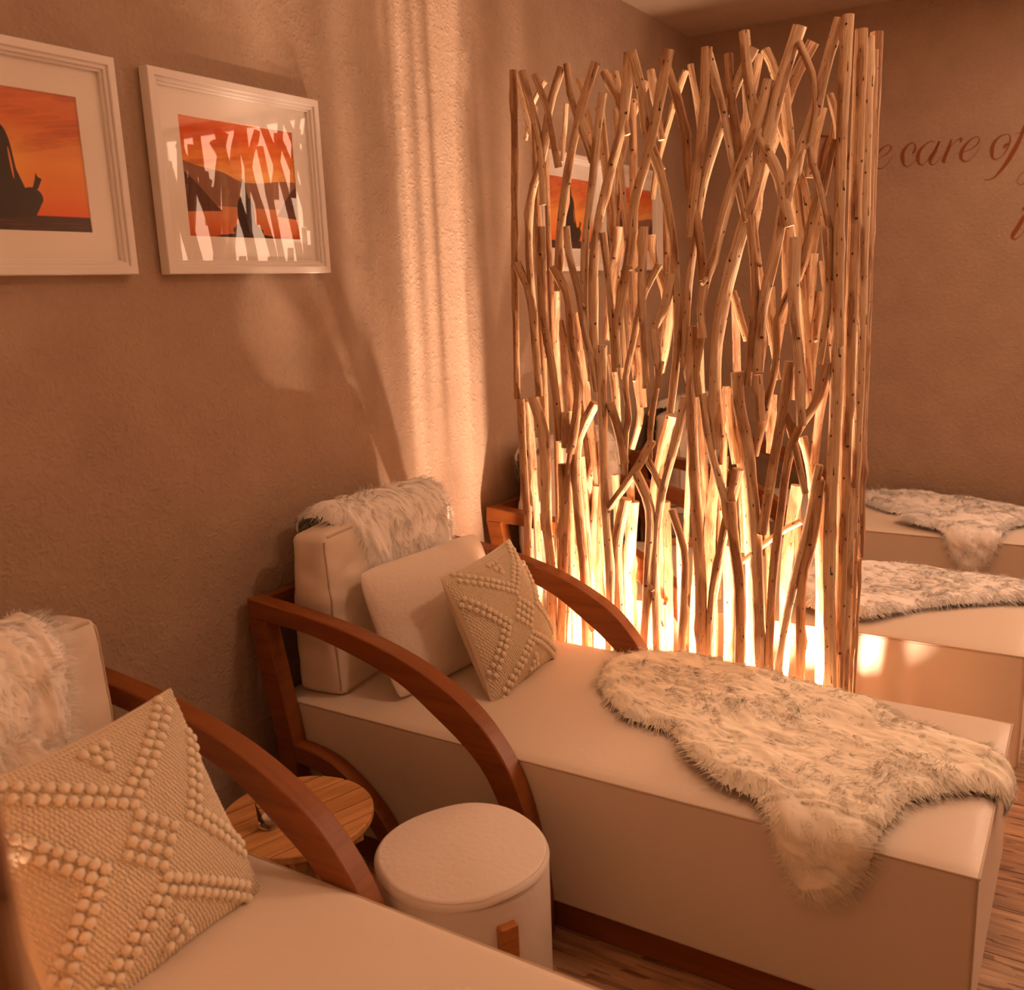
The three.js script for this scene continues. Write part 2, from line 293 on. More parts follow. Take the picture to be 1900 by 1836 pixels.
function makeKnitPillow(label, S, T, pos, lean, turn, spin, seed) {
  const t = thing('knitted_pillow', label, 'pillow', null, pos);
  // local frame: x to the right along the front, y up, z out of the front; turned to face +x of the room
  t.rotation.order = 'YXZ'; t.rotation.set(-lean, Math.PI / 2 + turn, spin);
  part('front_cover', pillowSheet(S, S, T, 1), M.knit, t);
  part('back_cover', pillowSheet(S, S, T * 0.9, -1), M.pillowBack, t);
  const rnd = rng(seed), pitch = 0.0073 * S / 0.4, n = Math.floor(S / pitch), list = [];
  const m4 = new THREE.Matrix4(), q = new THREE.Quaternion(), bump = 0.0042 * S / 0.4;
  for (let j = 0; j < n; j++) for (let i = 0; i < n; i++) {
    const u = ((i + 0.5 + (j % 2) * 0.35) / n * 2 - 1) * 0.985, v = ((j + 0.5) / n * 2 - 1) * 0.985; if (Math.abs(u) > 0.99) continue;
    const p = pillowPoint(u, v, S, S, T), nn = normalAt(u, v, S, S, T);
    q.setFromUnitVectors(V(0, 0, 1), nn); const k = bump * (0.85 + 0.3 * rnd());
    list.push(m4.clone().compose(p.addScaledVector(nn, 0.0006), q, V(k, k * 1.12, k)));
  }
  const im = new THREE.InstancedMesh(stitchGeo, M.wool, list.length); list.forEach((m, i) => im.setMatrixAt(i, m)); im.name = 'knit_stitches'; im.userData.kind = 'stuff'; im.castShadow = im.receiveShadow = true; t.add(im);
  const spots = [], st = 0.094;
  for (let e = 0; e < 4; e++) {
    const rot = (x, y) => [[x, y], [-y, x], [-x, -y], [y, -x]][e];
    for (const s of [-1, 1]) for (let row = 0; row < 2; row++) {
      const a = [0, (e % 2 ? 0.42 : 0.33) + row * 0.115], b = e % 2 ? [0.64, 0.93 + row * 0.115] : [0.82, 0.86 + row * 0.115], L = Math.hypot(b[0] - a[0], b[1] - a[1]);
      for (let k = (s < 0 ? 1 : 0); k * st < L; k++) { const f = k * st / L, x = a[0] + (b[0] - a[0]) * f, y = a[1] + (b[1] - a[1]) * f; if (y < 0.97) spots.push(rot(s * x, y)); }
    }
    if (e % 2 === 0) for (const [x, y] of [[-0.1, 0.86], [0, 0.86], [0.1, 0.86], [-0.05, 0.77], [0.05, 0.77], [0, 0.69]]) spots.push(rot(x, y));
  }
  for (let i = 0; i < 4; i++) for (let j = 0; j < 4; j++) { const a = (i - 1.5) * 0.105, b = (j - 1.5) * 0.105; spots.push([(a - b) * 0.74, (a + b) * 0.74]); }
  for (const [u, v] of spots.slice(0, 300)) {
    const nn = normalAt(u, v, S, S, T), p = pillowPoint(u, v, S, S, T).addScaledVector(nn, 0.0045);
    const b = part('bobble', bobbleGeo, M.wool, t); b.position.copy(p); b.quaternion.setFromUnitVectors(V(0, 0, 1), nn); b.scale.setScalar((0.0083 + 0.001 * rnd()) * S / 0.4);
  }
  return t;
}
makeKnitPillow('small cream knitted pillow with bobbles on the daybed before the screen', 0.40, 0.17, [0.60, 0.645, 3.06], 0.38, 0.03, 0.03, 3);
makeKnitPillow('large cream knitted pillow with bobbles in the lower left corner', 0.44, 0.185, [0.645, 0.655, 4.40], 0.44, 0.02, 0.02, 4);
{
  const t = thing('plush_pillow', 'plain white plush pillow between the fur and the small knitted pillow', 'pillow', null, [0.405, 0.655, 3.10]);
  t.rotation.order = 'YXZ'; t.rotation.set(-0.34, Math.PI / 2 - 0.10, 0.0);
  part('front_cover', pillowSheet(0.56, 0.40, 0.16, 1, 44, 0.09), M.plush, t); part('back_cover', pillowSheet(0.56, 0.40, 0.13, -1, 44, 0.09), M.plush, t);
}

// ------------------------------------------------------------------ sheepskins
const hairGeo = (() => {                                     // one tapering, bowed lock: three sides, three joints
  const rings = [[0, 1, 0], [0.38, 0.85, 0.03], [0.72, 0.55, 0.14], [1, 0.08, 0.30]], pos = [], idx = [];
  for (const [y, r, b] of rings) for (let k = 0; k < 3; k++) pos.push(b + r * Math.cos(k * 2.094), y, r * Math.sin(k * 2.094));
  for (let j = 0; j < 3; j++) for (let k = 0; k < 3; k++) { const a = j * 3 + k, b = j * 3 + (k + 1) % 3; idx.push(a, a + 3, b, b, a + 3, b + 3); }
  const g = new THREE.BufferGeometry(); g.setAttribute('position', new THREE.Float32BufferAttribute(pos, 3)); g.setIndex(idx); g.computeVertexNormals(); return g;
})();
// bow of the lock is set in units of the root width: widen x when placing so that it stays a bow of the length
const hairUnit = (() => { const g = hairGeo.clone(), p = g.attributes.position; for (let i = 0; i < p.count; i++) { const ring = Math.floor(i / 3), b = [0, 0.03, 0.14, 0.30][ring]; p.setX(i, (p.getX(i) - b) * 0.018 + b * 0.9); p.setZ(i, p.getZ(i) * 0.035); } const n = g.attributes.normal; for (let i = 0; i < n.count; i++) { const a = i % 3 * 2.094, v = V(-1.1 + 0.5 * Math.cos(a), 0.1, 0.5 * Math.sin(a)).normalize(); n.setXYZ(i, v.x, v.y, v.z); } return g; })();   // soft normals leaning away from the skin, as fine hair scatters
function inside(poly, x, y) { let c = false; for (let i = 0, j = poly.length - 1; i < poly.length; j = i++) { const [a, b] = poly[i], [d, e] = poly[j]; if ((b > y) !== (e > y) && x < (d - a) * (y - b) / (e - b) + a) c = !c; } return c; }
function edgeInfo(poly, x, y) {                              // distance to the outline and the way out
  let best = 1e9, ox = 0, oy = 0;
  for (let i = 0, j = poly.length - 1; i < poly.length; j = i++) {
    const [ax, ay] = poly[j], [bx, by] = poly[i], dx = bx - ax, dy = by - ay, k = Math.max(0, Math.min(1, ((x - ax) * dx + (y - ay) * dy) / (dx * dx + dy * dy + 1e-12)));
    const px = ax + dx * k - x, py = ay + dy * k - y, d = Math.hypot(px, py); if (d < best) { best = d; ox = px / (d || 1); oy = py / (d || 1); }
  }
  return [best, ox, oy];
}
function makeFur({ name, label, group, poly, map, count, len, width = 1, comb, mat, seed, lean = 0.9, lift = 0.006, topShare = 0.6 }) {
  const t = thing(name, label, 'sheepskin', group), rnd = rng(seed);
  const xs = poly.map(p => p[0]), ys = poly.map(p => p[1]), x0 = Math.min(...xs), x1 = Math.max(...xs), y0 = Math.min(...ys), y1 = Math.max(...ys);
  const st = 0.0045, nx = Math.ceil((x1 - x0) / st), ny = Math.ceil((y1 - y0) / st), pos = [], idx = [], id = new Map();
  const c0 = comb(x0 + 0.3, 0), ca = Math.atan2(c0[1], c0[0]), cc = Math.cos(ca), sc = Math.sin(ca);
  const loft = (u, v) => {                                  // the woolly surface: locks drawn out along the comb
    const q = Math.min(1, (inside(poly, u, v) ? edgeInfo(poly, u, v)[0] : 0) / 0.04), wu = u + 0.05 * noise(u * 9, v * 9, seed + 11), wv = v + 0.05 * noise(u * 9 + 40, v * 9, seed + 12), a = wu * cc + wv * sc, b = -wu * sc + wv * cc;
    const h = 0.55 * noise(a * 13, b * 30, seed + 8) + 0.30 * noise(a * 26, b * 75, seed + 9) + 0.15 * noise(a * 50, b * 170, seed + 10);
    return lift + len * Math.sqrt(q) * (0.34 + 0.48 * h);
  };
  const vert = (i, j) => { const k = i * 10000 + j; if (!id.has(k)) { const u = x0 + i * st, v = y0 + j * st, m = map(u, v), p = m.p.clone().addScaledVector(m.n, loft(u, v)); id.set(k, pos.length / 3); pos.push(p.x, p.y, p.z); } return id.get(k); };
  for (let i = 0; i < nx; i++) for (let j = 0; j < ny; j++) if (inside(poly, x0 + (i + 0.5) * st, y0 + (j + 0.5) * st)) idx.push(vert(i, j), vert(i, j + 1), vert(i + 1, j), vert(i + 1, j), vert(i, j + 1), vert(i + 1, j + 1));
  const g = new THREE.BufferGeometry(); g.setAttribute('position', new THREE.Float32BufferAttribute(pos, 3)); g.setIndex(idx); g.computeVertexNormals();
  part('hide', g, mat, t);
  const im = new THREE.InstancedMesh(hairUnit, mat, count), m4 = new THREE.Matrix4(), col = new THREE.Color();
  let k = 0, guard = 0;
  while (k < count && guard++ < count * 40) {
    const u = x0 + rnd() * (x1 - x0), v = y0 + rnd() * (y1 - y0); if (!inside(poly, u, v)) continue;
    const [dist, ox, oy] = edgeInfo(poly, u, v); if (dist > 0.03 && rnd() > topShare) continue;
    const m = map(u, v), eu = map(u + 0.004, v).p.sub(m.p).normalize(), ev = m.n.clone().cross(eu).normalize(), evv = map(u, v + 0.004).p.sub(m.p).normalize(); if (ev.dot(evv) < 0) ev.negate();
    const w = Math.max(0, 1 - dist / 0.05);
    const c = comb(u, v), n1 = noise(u * 34, v * 34, seed) - 0.5, n2 = noise(u * 34 + 50, v * 34 + 9, seed) - 0.5, n3 = noise(u * 9, v * 9, seed + 2) - 0.5, n4 = noise(u * 9 + 31, v * 9, seed + 3) - 0.5;
    let du = c[0] * (1 - 0.6 * w) + ox * w * 1.1 + n1 * 1.1 + n3 * 0.9 + (rnd() - 0.5) * 0.6, dv = c[1] * (1 - 0.6 * w) + oy * w * 1.1 + n2 * 1.1 + n4 * 0.9 + (rnd() - 0.5) * 0.6;
    const up = 0.20 + 0.28 * (noise(u * 22, v * 22, seed + 5)) - 0.25 * w;
    const d = m.n.clone().multiplyScalar(up).addScaledVector(eu, du * lean).addScaledVector(ev, dv * lean).normalize();
    const side = d.clone().cross(m.n).normalize(), bow = side.clone().cross(d).normalize();   // bows back towards the skin
    const L = len * (0.5 + 0.14 * w) * (0.6 + 0.5 * rnd()) * (0.8 + 0.5 * noise(u * 18, v * 18, seed + 7)), W = width * 0.022 * (0.8 + 0.5 * rnd()) / Math.max(0.3, 1);
    bow.multiplyScalar(-1).addScaledVector(side, (rnd() - 0.5) * 0.9).normalize();
    const zz = bow.clone().cross(d).normalize();
    m4.makeBasis(bow.multiplyScalar(L), d.multiplyScalar(L), zz.multiplyScalar(W)); m4.setPosition(m.p.addScaledVector(m.n, loft(u, v) - 0.003));
    im.setMatrixAt(k, m4); const q = 0.9 + 0.1 * rnd(); im.setColorAt(k, col.setRGB(q, q * (0.985 + 0.015 * rnd()), q * (0.95 + 0.05 * rnd()))); k++;
  }
  im.count = k; im.name = 'fleece'; im.userData.kind = 'stuff'; im.castShadow = im.receiveShadow = true; t.add(im);
  return t;
}
// a throw spread on a seat: (u, v) = room x and metres towards the camera from the seat's front edge; past an edge it hangs
function seatMap(front) {
  const top = HS + 0.016, r = 0.03;
  return (u, v) => {
    let x = u, y = top, z = front + v, n = V(0, 1, 0);
    if (v > -r) {                                           // over the front edge
      const s = v + r; if (s < r * 1.5708) { const a = s / r; z = front - r + Math.sin(a) * (r + 0.006); y = top - r + Math.cos(a) * (r); n = V(0, Math.cos(a), Math.sin(a)); }
      else { z = front + 0.006 + 0.012 * Math.min(1, (s - r * 1.57) * 6); y = top - r - (s - r * 1.5708); n = V(0, 0.1, 1).normalize(); }
    } else if (u > XE - r) { const s = u - XE + r; if (s < r * 1.5708) { const a = s / r; x = XE - r + Math.sin(a) * r + 0.004; y = top - r + Math.cos(a) * r; n = V(Math.sin(a), Math.cos(a), 0); } else { x = XE + 0.008; y = top - r - (s - r * 1.5708); n = V(1, 0.1, 0).normalize(); } }
    else { y += 0.012 * noise(u * 7, v * 7, 91); }
    return { p: V(x, y, z), n };
  };
}
const F2 = BEDZ[1] + HW;
const throwPoly = [[0.85, -0.60], [0.93, -0.72], [1.05, -0.745], [1.2, -0.735], [1.37, -0.715], [1.5, -0.69], [1.62, -0.655], [1.72, -0.56], [1.83, -0.525], [1.92, -0.50], [1.985, -0.43], [1.99, -0.36], [1.93, -0.31], [1.85, -0.25], [1.78, -0.17], [1.76, -0.06], [1.74, 0.03], [1.71, 0.10], [1.665, 0.145], [1.61, 0.145], [1.56, 0.08], [1.53, -0.005], [1.48, -0.04], [1.4, -0.06], [1.30, -0.13], [1.2, -0.25], [1.06, -0.27], [0.98, -0.34], [0.9, -0.43]];
const throw2 = makeFur({ name: 'sheepskin_throw', label: 'creamy sheepskin spread over the daybed before the screen, tip hanging down', group: 'sheepskins spread on the daybeds', poly: throwPoly, map: seatMap(F2), count: 17000, len: 0.044, mat: M.fleeceCream, seed: 21, comb: (u, v) => [0.75, 0.35] });
const throw3Poly = [[1.12, -0.5], [1.2, -0.62], [1.33, -0.71], [1.46, -0.73], [1.6, -0.7], [1.72, -0.68], [1.88, -0.66], [1.96, -0.58], [1.95, -0.48], [1.84, -0.42], [1.74, -0.34], [1.62, -0.25], [1.55, -0.17], [1.47, -0.07], [1.38, -0.03], [1.25, -0.08], [1.16, -0.2], [1.1, -0.36]];
const throw3 = makeFur({ name: 'sheepskin_throw', label: 'white sheepskin lying flat on the daybed right behind the screen', group: 'sheepskins spread on the daybeds', poly: throw3Poly, map: seatMap(BEDZ[2] + HW), count: 17000, len: 0.046, mat: M.fleece, seed: 22, comb: (u, v) => [0.8, 0.4] });
const throw4 = makeFur({ name: 'sheepskin_throw', label: 'white sheepskin on the farthest daybed, one tip hanging over its front', group: 'sheepskins spread on the daybeds', poly: throwPoly.map(([u, v]) => [u + 0.0 + (u < 1.3 ? 0.19 : 0), v]), map: seatMap(BEDZ[3] + HW), count: 17000, len: 0.046, mat: M.fleece, seed: 23, comb: (u, v) => [0.7, 0.5] });
copyOf(throw3, -0.06, 0, BEDZ[0] - BEDZ[2] + 0.11, 'white sheepskin on the nearest daybed, just entering at the bottom edge');

// skins hung over the back cushions: s runs up the back, over the top and down the front, v across
const hang = new THREE.CatmullRomCurve3([V(0.082, 0.76, 0), V(0.09, 0.86, 0), V(0.108, 0.945, 0), V(0.158, 0.966, 0), V(0.212, 0.945, 0), V(0.243, 0.86, 0), V(0.262, 0.74, 0), V(0.266, 0.6, 0), V(0.265, 0.5, 0)]);
const HL = hang.getLength();
function hangMap(z0) {
  return (s, v) => { const k = Math.max(0, Math.min(1, s / HL)), p = hang.getPointAt(k), tg = hang.getTangentAt(k), n = V(-tg.y, tg.x, 0); p.z = z0 + v; p.x += -v * cushionTurn + 0.006 * noise(s * 9, v * 9, 4); return { p, n }; };
}
const hangPoly = [[0.06, -0.2], [0.13, -0.235], [0.24, -0.25], [0.36, -0.23], [0.48, -0.2], [0.56, -0.16], [0.62, -0.06], [0.62, 0.06], [0.58, 0.14], [0.5, 0.16], [0.4, 0.175], [0.33, 0.22], [0.25, 0.245], [0.16, 0.24], [0.08, 0.2], [0.04, 0.05]];
const skin = makeFur({ name: 'sheepskin_cover', label: 'long-haired white sheepskin over the back cushion before the screen', group: 'sheepskins over the back cushions', poly: hangPoly, map: hangMap(BEDZ[1]), count: 6500, len: 0.06, mat: M.fleece, seed: 31, comb: (s, v) => [s < 0.24 ? -0.5 : 0.75, v * 2.2], lean: 0.8 });
copyOf(skin, 0.11, 0.005, shift(0) + 0.06, 'long-haired white sheepskin over the cushion at the left edge');
copyOf(skin, 0, 0, shift(2), 'white sheepskin over the cushion right behind the stick screen');
copyOf(skin, 0, 0, shift(3), 'white sheepskin over the cushion of the farthest daybed');

// ------------------------------------------------------------------ the stick screen with its two floor spots
const SX = 0.965, SZ = 2.46;
function branchGeo(pts, rad, seed) {
  const rnd = rng(seed), curve = new THREE.CatmullRomCurve3(pts, false, 'centripetal'), L = curve.getLength(), n = Math.max(5, Math.round(L / 0.045)), S = 9;
  const pos = [], uv = [], idx = [], fr = curve.computeFrenetFrames(n, false), knots = [], uo = rnd(), vo = rnd();
  for (let k = 0; k < 1 + L * 3; k++) knots.push([rnd(), rnd() * 6.283, 0.15 + 0.35 * rnd()]);
  const taper = 0.78 + 0.3 * rnd(), wob = rnd() * 10;
  for (let i = 0; i <= n; i++) {
    const f = i / n, c = curve.getPointAt(f), N1 = fr.normals[i], B = fr.binormals[i];
    for (let k = 0; k <= S; k++) {
      const a = k % S / S * 6.28319; let r = rad * (1 + (taper - 1) * f) * (1 + 0.14 * (noise(f * L * 14 + wob, 3, seed) - 0.5) + 0.14 * (noise(f * L * 9, Math.cos(a) + Math.sin(a) * 2 + 5, seed) - 0.5));
      for (const [kf, ka, kh] of knots) { const q = Math.exp(-Math.pow((f - kf) * L / 0.014, 2)) * Math.max(0, Math.cos(a - ka)); r *= 1 + kh * 1.3 * q; }
      pos.push(c.x + (N1.x * Math.cos(a) + B.x * Math.sin(a)) * r, c.y + (N1.y * Math.cos(a) + B.y * Math.sin(a)) * r, c.z + (N1.z * Math.cos(a) + B.z * Math.sin(a)) * r);
      uv.push(uo + k / S, vo + f * L * 1.6);
    }
  }
  for (let i = 0; i < n; i++) for (let k = 0; k < S; k++) { const a = i * (S + 1) + k, b = a + 1, c = a + S + 1, d = c + 1; idx.push(a, b, c, b, d, c); }
  const body = new THREE.BufferGeometry(); body.setAttribute('position', new THREE.Float32BufferAttribute(pos, 3)); body.setAttribute('uv', new THREE.Float32BufferAttribute(uv, 2)); body.setIndex(idx); body.computeVertexNormals();
  const nm = body.attributes.normal;                          // close the seam of normals
  for (let i = 0; i <= n; i++) { const a = i * (S + 1), b = a + S, v = V(nm.getX(a) + nm.getX(b), nm.getY(a) + nm.getY(b), nm.getZ(a) + nm.getZ(b)).normalize(); nm.setXYZ(a, v.x, v.y, v.z); nm.setXYZ(b, v.x, v.y, v.z); }
  const caps = [0, n].map(i => { const c = curve.getPointAt(i / n), p = [c.x, c.y, c.z], u = [0.5, 0.5], id = []; for (let k = 0; k < S; k++) { const q = 3 * (i * (S + 1) + k); p.push(pos[q], pos[q + 1], pos[q + 2]); u.push(0.5 + 0.1 * Math.cos(k), 0.5 + 0.1 * Math.sin(k)); } for (let k = 0; k < S; k++) i ? id.push(0, 1 + k, 1 + (k + 1) % S) : id.push(0, 1 + (k + 1) % S, 1 + k); const g = new THREE.BufferGeometry(); g.setAttribute('position', new THREE.Float32BufferAttribute(p, 3)); g.setAttribute('uv', new THREE.Float32BufferAttribute(u, 2)); g.setIndex(id); g.computeVertexNormals(); return g; });
  const all = [body, ...caps];
  if (rnd() < 0.35 && L > 0.3) {                              // a cut-off side twig
    const f = 0.2 + 0.6 * rnd(), c = curve.getPointAt(f), tg = curve.getTangentAt(f), a = rnd() * 6.28, d = V(Math.cos(a), 0, Math.sin(a)).addScaledVector(tg, 0.9).normalize();
    const tw = new THREE.CylinderGeometry(rad * 0.38, rad * 0.5, rad * 2.0, 7); tw.translate(0, rad * 1.3, 0); tw.applyQuaternion(new THREE.Quaternion().setFromUnitVectors(V(0, 1, 0), d)); tw.translate(c.x, c.y, c.z); all.push(tw);
  }
  return mergeGeometries(all);
}
// sticks read from the photograph: face (f front, b back, m between), width, then points down the stick
const sticks = [
  ['f', 12, 951, 130, 955, 250, 956, 460, 959, 740], ['b', 9, 960, 148, 977, 220, 994, 295], ['f', 13, 969, 132, 985, 190, 1003, 270, 1008, 380], ['f', 11, 992, 138, 1015, 200, 1037, 310], ['b', 9, 1010, 150, 990, 190, 975, 260],
  ['f', 15, 1042, 124, 1020, 200, 1007, 288, 986, 362, 981, 460, 987, 545, 995, 657], ['f', 12, 1053, 118, 1058, 175, 1075, 225, 1098, 300], ['b', 11, 1073, 146, 1092, 220, 1102, 300], ['f', 15, 1105, 115, 1083, 190, 1062, 270, 1048, 362, 1038, 460, 1037, 540],
  ['b', 9, 1050, 193, 1047, 250, 1043, 300], ['f', 14, 1120, 133, 1135, 160, 1150, 190, 1165, 250], ['b', 14, 1140, 133, 1152, 190, 1160, 260], ['f', 14, 1120, 172, 1107, 262, 1097, 350, 1085, 460, 1084, 590],
  ['f', 17, 1165, 98, 1155, 220, 1125, 350, 1105, 460, 1101, 620, 1100, 707], ['f', 16, 1170, 95, 1190, 165, 1200, 238, 1222, 312, 1247, 430, 1257, 545, 1257, 645, 1245, 765], ['b', 13, 1208, 130, 1218, 190, 1226, 260], ['b', 13, 1200, 150, 1167, 238, 1150, 330, 1145, 420],
  ['f', 18, 1241, 92, 1222, 190, 1200, 300, 1178, 375, 1168, 460, 1148, 595, 1148, 682], ['f', 16, 1230, 106, 1255, 175, 1270, 250, 1280, 338, 1297, 440, 1303, 520], ['b', 11, 1280, 120, 1295, 212, 1300, 280], ['b', 12, 1273, 130, 1255, 175, 1222, 295, 1210, 370],
  ['f', 18, 1310, 88, 1305, 200, 1298, 275, 1285, 375, 1280, 440], ['f', 15, 1312, 100, 1337, 185, 1347, 235, 1362, 312, 1385, 412], ['f', 15, 1352, 100, 1357, 175, 1367, 250, 1385, 375, 1400, 520, 1397, 595, 1387, 715], ['f', 17, 1380, 58, 1390, 150, 1407, 250, 1445, 325, 1462, 420],
  ['f', 16, 1400, 88, 1370, 150, 1337, 238, 1307, 338, 1287, 460, 1275, 545, 1270, 682], ['b', 13, 1410, 100, 1397, 162, 1377, 250, 1370, 330], ['b', 16, 1422, 92, 1437, 137, 1450, 232, 1470, 288, 1490, 350, 1500, 420], ['f', 19, 1427, 147, 1400, 238, 1362, 338, 1327, 460, 1300, 570, 1303, 627],
  ['f', 22, 1482, 48, 1450, 150, 1425, 250, 1397, 362, 1367, 460, 1335, 595, 1327, 695, 1330, 832], ['b', 19, 1512, 78, 1475, 150, 1440, 250, 1410, 350, 1395, 440], ['f', 13, 1482, 78, 1507, 140, 1515, 200, 1500, 280, 1520, 340, 1535, 420], ['f', 20, 1560, 33, 1535, 112, 1510, 212, 1482, 288, 1457, 375, 1440, 460, 1415, 570, 1407, 690],
  ['b', 16, 1525, 200, 1510, 262, 1500, 330], ['b', 12, 1537, 175, 1550, 225, 1556, 300], ['f', 16, 1547, 258, 1530, 325, 1507, 400, 1490, 495, 1457, 557, 1442, 595, 1440, 670, 1425, 745, 1402, 845], ['b', 14, 1490, 270, 1475, 350, 1468, 400],
  ['f', 20, 1575, 27, 1565, 200, 1560, 325, 1557, 460, 1555, 640], ['f', 20, 1552, 520, 1553, 670, 1545, 880, 1540, 1015, 1539, 1262],
  ['f', 14, 960, 487, 982, 550, 992, 637, 1002, 735], ['f', 13, 1005, 420, 1010, 595, 1022, 670, 1032, 745, 1040, 817], ['f', 15, 1025, 495, 1050, 545, 1062, 645, 1072, 707, 1070, 770, 1057, 840], ['f', 13, 1050, 420, 1055, 470, 1075, 545, 1085, 607, 1100, 670, 1105, 727], ['b', 13, 1037, 595, 1050, 657, 1060, 762], ['b', 15, 1030, 520, 1035, 645, 1042, 765],
  ['f', 12, 1120, 432, 1132, 545, 1140, 645, 1142, 690], ['b', 17, 1152, 420, 1135, 540, 1128, 630], ['f', 15, 1195, 420, 1190, 545, 1195, 620, 1200, 720], ['f', 12, 1222, 490, 1195, 545, 1172, 645, 1160, 707, 1165, 770, 1162, 807, 1160, 880], ['b', 13, 1210, 435, 1212, 482, 1230, 532, 1240, 590], ['f', 17, 1245, 507, 1232, 570, 1215, 608], ['b', 17, 1247, 545, 1235, 645, 1225, 690], ['f', 14, 1215, 610, 1220, 670, 1222, 720], ['f', 12, 1227, 670, 1217, 720, 1208, 790, 1205, 850],
  ['f', 16, 1120, 640, 1115, 695, 1118, 795, 1122, 940, 1130, 1065, 1132, 1200], ['m', 14, 1132, 657, 1142, 720, 1147, 782], ['b', 13, 1178, 645, 1182, 707, 1190, 770, 1172, 832], ['f', 17, 1105, 747, 1075, 807, 1067, 845, 1075, 940, 1085, 1065, 1090, 1195], ['f', 15, 1130, 747, 1150, 807, 1157, 860], ['f', 15, 1210, 817, 1180, 870, 1130, 942], ['f', 14, 1270, 737, 1255, 807, 1240, 870, 1227, 915, 1217, 1015, 1217, 1195], ['b', 17, 1245, 770, 1230, 832, 1215, 900, 1210, 980],
  ['f', 19, 1285, 605, 1282, 695, 1285, 795, 1288, 880, 1292, 940, 1300, 1090, 1300, 1200], ['f', 15, 1300, 627, 1292, 700, 1297, 735], ['f', 14, 1305, 730, 1320, 830, 1342, 927, 1350, 980], ['f', 14, 967, 740, 972, 880, 980, 1000, 982, 1190], ['f', 19, 988, 735, 1007, 795, 1012, 880, 1014, 960, 1025, 1052, 1030, 1190], ['b', 11, 1010, 715, 1015, 795, 1018, 900], ['b', 13, 982, 745, 990, 880, 1000, 1040, 1002, 1190], ['f', 14, 1050, 765, 1050, 830], ['b', 13, 1040, 820, 1038, 880, 1036, 1000, 1030, 1190], ['f', 10, 1062, 810, 1055, 880, 1050, 930],
  ['b', 15, 1460, 420, 1460, 470, 1460, 532, 1452, 600], ['f', 20, 1475, 440, 1472, 570, 1482, 670, 1487, 790], ['b', 19, 1507, 470, 1500, 570, 1495, 650], ['b', 17, 1527, 540, 1512, 620, 1502, 730], ['f', 17, 1530, 400, 1537, 520, 1530, 595, 1520, 675], ['b', 13, 1430, 532, 1432, 640], ['b', 13, 1360, 540, 1387, 632], ['f', 15, 1537, 672, 1512, 745, 1475, 807, 1457, 880, 1450, 940, 1435, 1065, 1427, 1225], ['f', 17, 1467, 670, 1455, 745, 1442, 807, 1430, 880, 1412, 990], ['b', 16, 1532, 700, 1517, 795, 1510, 860],
  ['f', 20, 1367, 690, 1372, 757, 1387, 820, 1392, 880, 1400, 965, 1407, 1090, 1410, 1222], ['b', 17, 1350, 720, 1357, 795, 1367, 860], ['f', 15, 1407, 695, 1410, 780], ['b', 13, 1435, 732, 1430, 840], ['f', 13, 1460, 765, 1475, 830, 1495, 915], ['b', 13, 1490, 810, 1505, 880, 1508, 960],
  ['f', 17, 1042, 860, 1047, 930, 1045, 1065, 1042, 1190], ['f', 19, 1162, 925, 1145, 1002, 1145, 1090, 1152, 1195], ['f', 17, 1178, 870, 1205, 940, 1202, 1065, 1195, 1195], ['f', 11, 1202, 847, 1232, 915], ['f', 14, 1247, 945, 1270, 1027, 1272, 1077, 1265, 1190], ['f', 18, 1370, 870, 1345, 990, 1322, 1115, 1317, 1205], ['f', 18, 1355, 930, 1362, 1010, 1370, 1065, 1375, 1222], ['m', 10, 1487, 967, 1450, 985, 1375, 1042], ['f', 14, 1522, 862, 1500, 965, 1475, 1065, 1445, 1230], ['f', 17, 1520, 890, 1505, 1015, 1487, 1077, 1485, 1245], ['b', 15, 1515, 950, 1520, 1080, 1518, 1240],
  ['b', 20, 1058, 900, 1068, 1040, 1062, 1190], ['b', 20, 1110, 900, 1105, 1040, 1112, 1195], ['b', 20, 1175, 930, 1168, 1060, 1172, 1200], ['b', 18, 1232, 930, 1240, 1060, 1238, 1200], ['b', 20, 1330, 860, 1318, 1000, 1322, 1200], ['b', 18, 1350, 1010, 1352, 1200], ['b', 20, 1385, 870, 1390, 1010, 1392, 1220], ['b', 20, 1480, 900, 1462, 1020, 1455, 1230], ['b', 17, 1108, 850, 1085, 930, 1078, 1010],
];
